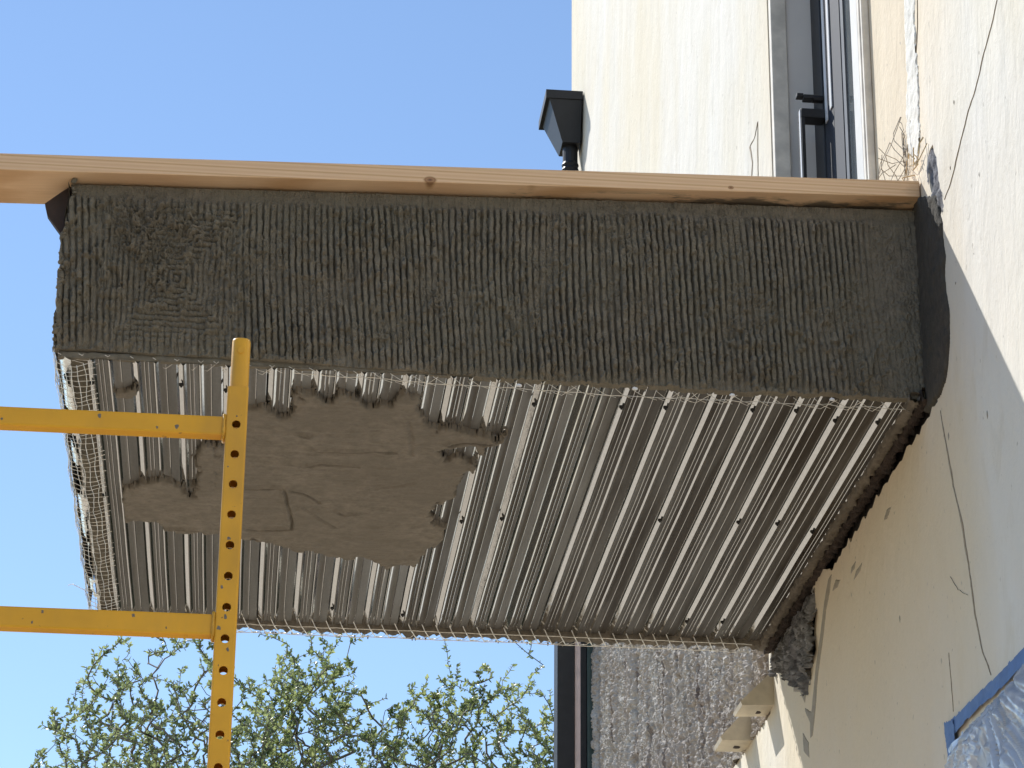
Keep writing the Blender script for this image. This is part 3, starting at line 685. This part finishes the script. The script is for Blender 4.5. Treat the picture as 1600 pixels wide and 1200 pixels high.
# bright crumpled metal edge and welded mesh on the left
n1, n2 = 260, 26
tt, qq = np.meshgrid(np.linspace(0, 1, n1), np.linspace(0, 1, n2), indexing='ij')
yy = 5.0+tt*(6.66-5.0)
cr = fbm(yy*14, qq*4, 61, 4)
ang = qq*1.9
xx = XL+.024-.032*np.sin(np.clip(ang, 0, 1.57))*1.0-.006*(cr-.5)
zz = ZS+.002+.05*(1-np.cos(ang))+.010*(cr-.5)+.02*np.where(ang > 1.57, ang-1.57, 0)
gridmesh('edge_flashing', np.stack([xx, yy+.004*(cr-.5), zz], -1), ~((fbm(yy*9, qq*3, 62, 3) > .62-.16*(tt > .56)) & (qq > .1)), m_simple('bright_zinc', (.90, .90, .88), .22, .9, .12, 22, .35, .003), balc, smooth=True)
a = Acc()
def MM(s, y):      # s: distance across the strip from the outer edge
    bend = .006*math.sin(y*23)+.004*math.sin(y*51+1); off = .0025*math.sin(y*37+s*60)
    if s < 0: return (XL-.008+bend*.3, y, ZS-.004-s*.9)
    return (XL-.008+s, y, ZS-.006+off-.010*math.sin(min(1, s/.075)*math.pi))
cs = np.linspace(-.03, .074, 9)
ysm = np.arange(4.99, 6.67, .028)
for k, c in enumerate(cs):
    a.tube([MM(c+.0018*math.sin(y*31+k*2)+g.normal(0, .0007), y) for y in ysm], .00072, 4)
for y in np.arange(4.995, 6.665, .027):
    y2 = y+g.normal(0, .002); e = .074+g.random()*.010; sk = .010*math.sin(y*9)
    a.tube([MM(c, y2+g.normal(0, .0008)+sk*c*5) for c in np.linspace(-.03, e, 7)], .00072, 4)
p = on(226, 914, 1, 6.5); a.tube([MM(.0, 6.43), tuple(on(236, 915, 1, 6.42)), tuple(on(226, 917, 1, 6.42))][:1]+[(XL-.04, 6.42, ZS+.004), (XL-.05, 6.42, ZS+.0)], .0010, 4)
a.build('welded_wire_mesh', WIRE, balc, kind='stuff')
a = Acc()
for k in range(40):
    x = random.uniform(XL+.1, XW-.1); p = np.array([x, 6.70, 3.722]); l = random.uniform(.003, .010); a.tube([p, p+[0, .002, -l]], [.003, .0012], 5)
a.build('hanging_drips', MORTAR, balc, kind='stuff')
for px, py in ((811, 603), (992, 608), (1144, 618), (1300, 625)):  # white beads standing for bright gaps along the near edge
    p = on(px, py, 1, 4.99); a = Acc(); a.tube([p+[-.005, 0, 0], p+[-.002, -.002, .0008], p+[.003, -.001, 0], p+[.0055, 0, 0]], [.002, .0034, .0034, .0015], 7); a.build('bright_gap_bead', SEAL, balc, smooth=True)

# ------------------------------------------------------------------ the plank on top
pl = [(-1.25, 0), (1.362, 0)]
zt_ = lambda x: PZ0+PZ1*(x+.571)
_p0 = on(0, 265, 1, 4.962); _p1 = on(1450, 308, 1, 4.962); PZ1 = float((_p1[2]-_p0[2])/(_p1[0]-_p0[0])); PZ0 = float(_p0[2]+PZ1*(-.571-_p0[0]))
V = []
import bmesh
bm = bmesh.new()
vv = []
for x in (-1.3, 1.334):
    for y in (4.962, 5.115):
        for z in (zt_(x), zt_(x)+.038): vv.append(bm.verts.new((x, y, z)))
for f in [(0, 1, 3, 2), (4, 6, 7, 5), (0, 4, 5, 1), (2, 3, 7, 6), (0, 2, 6, 4), (1, 5, 7, 3)]: bm.faces.new([vv[i] for i in f])
bmesh.ops.bevel(bm, geom=bm.edges[:], offset=.0018, segments=2, affect='EDGES', profile=.5)
bm.verts.index_update(); V = [tuple(v.co) for v in bm.verts]; Fc = [[v.index for v in f.verts] for f in bm.faces]; bm.free()
plank = empty('wooden_plank', (0, 5.04, 4.16), 'knotty pine plank lying along the balcony top and overhanging its left end', 'plank')
mk('board', V, Fc, WOOD, plank)

# ------------------------------------------------------------------ scaffold frame
YP = 4.03
def poleX(px, py): return on(px, py, 1, YP)
top = poleX(371, 610)[2]; xc = float(poleX(356.5, 900)[0]+poleX(371, 640)[0])/2
hz = [float(poleX(368, 669)[2])-i*.0508 for i in range(0, 62)]
hw = .0168; ch = .0034
def holed_post(x, name_parent, ztop_, zs):
    a = Acc(); y0, y1 = YP-hw, YP+hw
    zs = [z for z in zs if z > .12]
    fl_ = hw-ch; r = .0071; half = .0254
    for sgn, yf in ((-1, y0), (1, y1)):
        for z in zs:
            outerp = []
            for (ax, az, bx, bz) in ((-fl_, -half, fl_, -half), (fl_, -half, fl_, half), (fl_, half, -fl_, half), (-fl_, half, -fl_, -half)):
                for k in range(5): outerp.append((ax+(bx-ax)*k/5, az+(bz-az)*k/5))
            n = len(outerp); V = []
            for ox, oz in outerp: V.append((x+ox, yf, z+oz))
            for ox, oz in outerp:
                t = math.atan2(oz, ox); V.append((x+r*math.cos(t), yf, z+r*math.sin(t)))
            for ox, oz in outerp:
                t = math.atan2(oz, ox); V.append((x+r*math.cos(t), yf-sgn*.0028, z+r*math.sin(t)))
            Fc = [(i, (i+1) % n, n+(i+1) % n, n+i) for i in range(n)]+[(n+i, n+(i+1) % n, 2*n+(i+1) % n, 2*n+i) for i in range(n)]
            a.add(V, Fc)
        zt1, zb1 = zs[0]+half, zs[-1]-half
        a.add([(x-fl_, yf, zt1), (x+fl_, yf, zt1), (x+fl_, yf, ztop_), (x-fl_, yf, ztop_)], [(0, 1, 2, 3)])
        a.add([(x-fl_, yf, 0), (x+fl_, yf, 0), (x+fl_, yf, zb1), (x-fl_, yf, zb1)], [(0, 1, 2, 3)])
    prf = []
    for k in range(4):      # four rounded corners
        cx, cy = [(fl_, -fl_), (fl_, fl_), (-fl_, fl_), (-fl_, -fl_)][k]; t0 = [-90, 0, 90, 180][k]
        prf.append([(x+cx+ch*math.cos(math.radians(t0+q*22.5)), YP+cy+ch*math.sin(math.radians(t0+q*22.5))) for q in range(5)])
    for pr in prf:
        for (p, q) in zip(pr[:-1], pr[1:]): a.add([(*p, 0), (*q, 0), (*q, ztop_), (*p, ztop_)], [(0, 1, 2, 3)])
    for p, q in ((prf[0][-1], prf[1][0]), (prf[2][-1], prf[3][0])): a.add([(*p, 0), (*q, 0), (*q, ztop_), (*p, ztop_)], [(0, 1, 2, 3)])
    rimo = [p for pr in prf for p in pr]; n = len(rimo); c0 = .0148
    V = [(*p, ztop_) for p in rimo]+[(x+(p[0]-x)*.86, YP+(p[1]-YP)*.86, ztop_) for p in rimo]
    a.add(V, [(i, (i+1) % n, n+(i+1) % n, n+i) for i in range(n)])
    return a.build('post', YELLOW, name_parent)
scaf = empty('scaffold_frame', (xc-.36, YP, 0), 'yellow steel scaffold end frame with a punched post and two rungs standing before the balcony', 'scaffold')
holed_post(xc, scaf, float(top), hz)
holed_post(xc-.74, scaf, float(top), hz)
for x in (xc, xc-.74):
    zt2 = float(poleX(374, 533)[2]); r = .0149
    xo = x+.0012
    prf = [(r*np.sign(math.cos(t))*abs(math.cos(t))**.8, r*np.sign(math.sin(t))*abs(math.sin(t))**.8) for t in np.linspace(0, 2*np.pi, 33)[:-1]]
    n = len(prf); V = []
    for z, s_ in ((float(top)-.008, 1), (zt2-.003, 1), (zt2, .93), (zt2, .78), (zt2-.05, .78)):
        V += [(xo+p*s_, YP+q*s_, z) for p, q in prf]
    Fc = [(l*n+i, l*n+(i+1) % n, (l+1)*n+(i+1) % n, (l+1)*n+i) for l in range(4) for i in range(n)]
    cp = mk('coupling_pin', V, Fc, YELLOW, scaf, smooth=True)
    zh = float(poleX(373, 553)[2]); a = Acc(); a.tube([(xo, YP-r-.0012, zh), (xo, YP-r+.004, zh)], .0052, 16); a.build('spring_button', YELLOW, cp, smooth=False)
for (pa, pb) in (((350, 655), (348, 685)), ((330, 963), (328, 997))):
    z1 = float(poleX(*pa)[2]); z0 = float(poleX(*pb)[2]); x1 = xc-hw-.0006
    rr = box('rung', xc-.74+hw+.0006, x1, YP-.0135, YP+.0135, z0+.001, z1, YELLOW, scaf, .0035)
    for xw in (x1, xc-.74+hw+.0006):
        sg = -1 if xw == x1 else 1; a = Acc()
        c = [(xw+sg*.002, YP+.0145*sy, (z0+z1)/2+sz*((z1-z0)/2+.001)) for sy, sz in ((-1, -1), (-1, -.4), (-1, .4), (-1, 1), (0, 1.05), (1, 1), (1, -1), (0, -1.05), (-1, -1))]
        a.tube(c, [.003+.0006*math.sin(i*2.1) for i in range(9)], 6)
        a.build('weld', WELD, rr, smooth=True)
g = np.random.default_rng(12)
for k in range(16):                       # dried mortar spatter
    a = Acc(); on_rung = k % 2
    if on_rung: c = np.array([xc-.06-.34*g.random(), YP-.0137, float(poleX(350, 670)[2] if k % 4 == 1 else poleX(330, 980)[2])+g.uniform(-.013, .013)])
    else: c = np.array([xc+g.uniform(-.012, .012), YP-hw-.0002, 3.27-.55*g.random()+.0254*0])
    if not on_rung and min(abs(c[2]-h_) for h_ in hz) < .010: continue
    rr_s = g.uniform(.0012, .0036); n = 9; th_ = np.arange(n)/n*2*np.pi; rd = rr_s*(.6+.7*g.random(n))
    V = [(c[0]+q*math.cos(t), c[1], c[2]+1.3*q*math.sin(t)) for q, t in zip(rd, th_)]+[(c[0], c[1]-.0012, c[2])]
    mk('mortar_splash', V, [(i, (i+1) % n, n) for i in range(n)], PATCH, scaf, smooth=True)
for z in (.35, 1.0, 2.1):
    box('rung', xc-.74+hw+.0006, xc-hw-.0006, YP-.0135, YP+.0135, z, z+.034, YELLOW, scaf, .0035)

# ------------------------------------------------------------------ rain leader and corner trims at the far end of the wall
lead = empty('rain_leader', (1.28, 10.7, 0), 'black hopper head and ribbed downpipe on the far corner of the sunlit wall', 'downpipe')
yn, yf_ = 10.62, 10.90; xo_, xi = 1.170, 1.333
zr1, zr0 = 7.553, 7.514
V = [(xo_, yn, zr0), (xi, yn, zr0), (xi, yf_, zr0), (xo_, yf_, zr0), (xo_, yn, zr1), (xi, yn, zr1), (xi, yf_, zr1), (xo_, yf_, zr1)]
mk('hopper_rim', *boxVF(xo_-.004, xi, yn, yf_+.03, zr0, zr1+.004, .002), BLACK, lead)
tp = [(xo_+.012, yn+.006), (xi-.004, yn+.006), (xi-.004, yf_), (xo_+.012, yf_)]; bt = [(1.245, 10.66), (1.325, 10.66), (1.325, 10.80), (1.245, 10.80)]
mk('hopper', [(x, y, zr0) for x, y in tp]+[(x, y, 7.315) for x, y in bt], [(0, 1, 5, 4), (1, 2, 6, 5), (2, 3, 7, 6), (3, 0, 4, 7), (4, 5, 6, 7)], BLACK, lead)
a = Acc(); rings = []
zs_ = [7.32]+[7.24-i*.012 for i in range(0, 60)]
rr_ = [.034]+[.034+(.005 if i % 2 else 0) for i in range(60)]
a.tube([(1.287, 10.72, z) for z in zs_], rr_, 16); a.build('ribbed_pipe', BLACK, lead)
post = empty('corner_trim', (1.27, 10.35, 0), 'tall black and green metal corner trim with a pale pink painted highlight beside the grey scratch coat', 'trim')
box('black_channel', 1.187, 1.257, 10.30, 10.42, 0, 5.7, BLACK, post, .003)
box('highlight_stripe', 1.258, 1.282, 10.312, 10.42, 0, 5.7, PINKGLINT, post, .003)  # pale pink strip put in as a glossy highlight between the black channels
box('black_channel', 1.283, 1.306, 10.305, 10.42, 0, 5.7, BLACK, post, .003)
box('green_channel', 1.307, 1.3365, 10.30, 10.42, 0, 5.7, GREYMET, post, .003)

# ------------------------------------------------------------------ masked window at lower right
cov = empty('plastic_cover', (XW-.01, 4.4, 2.0), 'crinkled clear plastic sheet masked with blue tape over the window low on the wall', 'plastic sheet')
y1w, z1w = W(1489, 1140); 
n1, n2 = 300, 300
yy, zz = np.meshgrid(np.linspace(3.3, 4.955, n1), np.linspace(1.4, 3.005, n2), indexing='ij')
cy, cz = 4.62, 3.05
th = np.arctan2(zz-cz, yy-cy); rr2 = np.hypot(yy-cy, zz-cz)
fold = 1-np.abs(fbm(th*13+fbm(yy*5, zz*3, 71, 2)*1.2, rr2*1.5, 72, 3, .5)*2-1)
fold2 = 1-np.abs(fbm(yy*7+zz*4, zz*3-yy*2, 77, 3)*2-1)
clip_ = sstep(3.005, 2.93, zz)*sstep(4.955, 4.90, yy)
hx = (.030*fold**2+.016*fold2**2+.010*fbm(yy*3, zz*3, 78, 2))*(.15+.85*clip_)
gridmesh('film', np.stack([XW-.003-hx, yy, zz], -1), (zz < 2.998+.012*(fbm(yy*7, zz*0, 79, 3)-.9)*2), FILM, cov, smooth=True)
def tape(poly, seed, dx=0):
    P = np.array(poly); yy, zz = np.meshgrid(np.arange(P[:, 0].min()-.01, P[:, 0].max()+.01, .004), np.arange(P[:, 1].min()-.01, P[:, 1].max()+.01, .003), indexing='ij')
    s = sdf(yy, zz, poly)+(fbm(yy*40, zz*40, seed, 2)-.5)*.003
    h = .0035+dx+.004*fbm(yy*14, zz*30, seed, 3)+.0025*(1-np.abs(fbm(yy*30, zz*60, seed+2, 3)*2-1))
    gridmesh('tape_strip', np.stack([XW-h, yy, zz], -1), s > 0, TAPE, cov, smooth=True)
T0 = [W(*p) for p in [(1483, 1132), (1520, 1096), (1560, 1058), (1603, 1012), (1640, 975), (1640, 1010), (1602, 1046), (1560, 1086), (1520, 1122), (1488, 1158)]]
tape(T0, 5)
tape([W(*p) for p in [(1482, 1128), (1484, 1165), (1490, 1200), (1500, 1260), (1516, 1260), (1504, 1200), (1500, 1160), (1497, 1122)]], 9, .002)

# ------------------------------------------------------------------ trees
def tree(cx, cy, ztop_, rx, ry, zbase, seed, label, leafmat, ntw, leafsz=.031, tall=()):
    g = np.random.default_rng(seed)
    root = empty('leafy_tree', (cx, cy, 0), label, 'tree', 'sparse leafy trees behind the balcony')
    # attractors in an uneven crown
    pts = []
    while len(pts) < ntw:
        p = g.uniform(-1, 1, 3); r = np.linalg.norm(p)
        if r > 1: continue
        # bias towards upper half
        if p[2] < -.1 and g.random() < .55: continue
        x = cx+p[0]*rx; y = cy+p[1]*ry; z = zbase+(ztop_-zbase)*(p[2]*.5+.5)
        z += .28*(fbm(np.array([x*2.6]), np.array([seed*1.7+y*.8]), seed, 3)[0]-.5)*2*(p[2] > .0)
        dn = fbm(np.array([x*3.2+y]), np.array([z*3.2]), seed+5, 3)[0]
        if dn < .36: continue
        pts.append((x, y, z))
    pts = np.array(pts)
    for t in tall: pts = np.vstack([pts, t])
    origin = np.array([cx, cy, zbase-.1]); order = np.argsort(np.linalg.norm(pts-origin, axis=1))
    N = [np.array([cx+g.normal(0, .02), cy, z]) for z in np.linspace(0, zbase+.2, 12)]; par = [-1]+list(range(11)); 
    NA = np.zeros((60000, 3)); NA[:12] = N; nN = 12; par = np.full(60000, -1); par[1:12] = np.arange(11); tips = []
    for q in pts[order]:
        lo = 6; d = NA[lo:nN]-q; dd = np.linalg.norm(d, axis=1)+np.clip(NA[lo:nN, 2]-q[2]+.03, 0, 9)*3
        j = int(np.argmin(dd))+lo; base = NA[j]; L_ = np.linalg.norm(q-base); k = max(2, int(L_/.09)); prev = j
        side = g.normal(0, .055*L_, 3); side[2] = -abs(side[2])*.6
        for i in range(1, k+1):
            t = i/k; p = base+(q-base)*t+side*math.sin(math.pi*t)*.8+g.normal(0, .0035, 3)
            if nN >= 59990: break
            NA[nN] = p; par[nN] = prev; prev = nN; nN += 1
        tips.append(prev)
    w = np.zeros(nN)
    ch_ = np.zeros(nN, int)
    for i in range(nN-1, 0, -1):
        if w[i] == 0: w[i] = 1
        w[par[i]] += w[i]
    rad = .0024*w**.40
    a = Acc(); tw = Acc()
    # draw chains
    kids = [[] for _ in range(nN)]
    for i in range(1, nN): kids[par[i]].append(i)
    stack = [(0, None)]
    starts = [(0, -1)]
    while starts:
        s, pv = starts.pop(); chn = ([pv] if pv >= 0 else [])+[s]; cur = s
        while kids[cur]:
            ks = sorted(kids[cur], key=lambda i: -w[i]); 
            for o_ in ks[1:]: starts.append((o_, cur))
            cur = ks[0]; chn.append(cur)
        rr = rad[chn].copy()
        if pv >= 0: rr[0] = min(rr[0], rr[1]*1.2)
        big = a.n == 0 or rr.max() > .02
        (a if big else tw).tube(NA[chn], rr, 7 if big else 3, False)
    a.build('trunk', BARK, root, smooth=True); tw.build('twigs', BARK, root, kind='stuff', smooth=True)
    # leaves along thin segments
    idx = np.array([i for i in range(1, nN) if w[i] <= 9 and NA[i, 2] > zbase-.35]); idx = idx[g.random(len(idx)) > .06]
    base = NA[idx]; d = base-NA[par[idx]]; nl = 8
    B = np.repeat(base, nl, 0)-np.repeat(d, nl, 0)*g.random((len(base)*nl, 1)); D = np.repeat(d, nl, 0); D /= (np.linalg.norm(D, axis=1, keepdims=True)+1e-9)
    keep = fbm(B[:, 0]*3.5+seed, B[:, 2]*3.5, seed+3, 2) > .27; B = B[keep]; D = D[keep]
    sd = g.normal(0, 1, B.shape); sd -= (sd*D).sum(1, keepdims=True)*D; sd /= np.linalg.norm(sd, axis=1, keepdims=True)
    ax = D*.55+sd*.9; ax[:, 2] -= .1; ax /= np.linalg.norm(ax, axis=1, keepdims=True)
    nr = g.normal(0, 1, B.shape)+[0, 0, .8]; nr -= (nr*ax).sum(1, keepdims=True)*ax; nr /= np.linalg.norm(nr, axis=1, keepdims=True); si = np.cross(ax, nr)
    Ls = (leafsz*g.uniform(.5, 1.15, len(B)))[:, None]; wd = Ls*.23
    V = np.stack([B, B+ax*Ls*.35+si*wd+nr*Ls*.05, B+ax*Ls*.7+si*wd*.8+nr*Ls*.02, B+ax*Ls, B+ax*Ls*.7-si*wd*.8+nr*Ls*.02, B+ax*Ls*.35-si*wd+nr*Ls*.05], 1)
    n = len(B); o6 = np.arange(n)[:, None]*6
    Fc = np.concatenate([o6+[0, 1, 2, 3], o6+[0, 3, 4, 5]])
    mk('foliage', V.reshape(-1, 3), Fc, leafmat, root, kind='stuff')
added_hedge = empty('added_hedge', (1, 13.2, 0), 'unseen dark green foliage mass added to darken the steel reflections', 'added_hedge')  # foliage out of view, added to keep the bright horizon out of steel reflections
n1, n2 = 420, 130
uu, vv = np.meshgrid(np.linspace(-.5, 6, n1), np.linspace(0, 1, n2), indexing='ij')
pth = vv*6.6; hz_ = np.where(pth < 4.0, pth, 4.0)+0; hy_ = np.where(pth < 4.0, 0, np.minimum(pth-4.0, 1.6)); hz_ = np.where(pth > 5.6, 4.0-(pth-5.6)*4, hz_)
lmp = .35*fbm(uu*1.3, pth*1.3, 81, 4)+.16*np.abs(fbm(uu*6, pth*6, 82, 3)*2-1)
gridmesh('added_hedge_face', np.stack([uu, 12.9+hy_-lmp*(pth < 4.6), hz_+(pth > 3.4)*(lmp-.15)*.8], -1), np.ones(uu.shape, bool), LEAFH, added_hedge)
g = np.random.default_rng(8); n = 15000
i_ = g.integers(0, n1, n); j_ = g.integers(0, int(n2*.8), n)
B = np.stack([uu, 12.9+hy_-lmp*(pth < 4.6), hz_+(pth > 3.4)*(lmp-.15)*.8], -1)[i_, j_]+g.normal(0, .03, (n, 3)); d_ = g.normal(0, 1, (n, 3)); d_ /= np.linalg.norm(d_, axis=1, keepdims=True)
e_ = np.cross(d_, g.normal(0, 1, (n, 3))); e_ /= np.linalg.norm(e_, axis=1, keepdims=True)
V = np.stack([B, B+d_*.045+e_*.018, B+d_*.09, B+d_*.045-e_*.018], 1).reshape(-1, 3)
mk('added_hedge_leaves', V, np.arange(n)[:, None]*4+np.array([[0, 1, 2, 3]]), LEAFH, added_hedge, kind='stuff')
YT = 15.0
def tp3(px, py, y=YT): return on(px, py, 1, y)
tree(-.47, 14.6, 6.06, .78, .8, 4.1, 11, 'airy tree left of the yellow post with long bare shoots', LEAFA, 1500, tall=[tp3(118, 1105, 14.6), tp3(190, 1060, 14.6), tp3(150, 1085, 14.6), tp3(240, 985, 14.6), tp3(195, 1000, 14.6), tp3(310, 990, 14.6), tp3(160, 1010, 14.6)])
tree(.32, 15.4, 6.35, .62, .8, 4.3, 23, 'pale green tree right of the yellow post below the steel soffit', LEAFB, 1600, tall=[tp3(405, 990, 15.4), tp3(425, 985, 15.4), tp3(553, 985, 15.4), tp3(575, 985, 15.4), tp3(540, 1045, 15.4), tp3(605, 1090, 15.4), tp3(630, 1125, 15.4), tp3(390, 1060, 15.4)])
tree(1.28, 15.0, 6.30, .70, .8, 4.2, 37, 'yellow green tree against the black corner trim with a dark forked shoot', LEAFB, 1600, tall=[tp3(695, 1000, 15), tp3(698, 1020, 15), tp3(800, 1000, 15), tp3(830, 1000, 15), tp3(705, 1075, 15), tp3(850, 1040, 15), tp3(660, 1125, 15)])
tree(.75, 17.6, 6.55, 1.3, .8, 4.6, 41, 'bushy darker tree farthest back filling the gap between the others', LEAFA, 450)

scene.cycles.max_bounces = 8
print('tris', sum(len(o.data.polygons)*2 for o in scene.objects if o.type == 'MESH'))
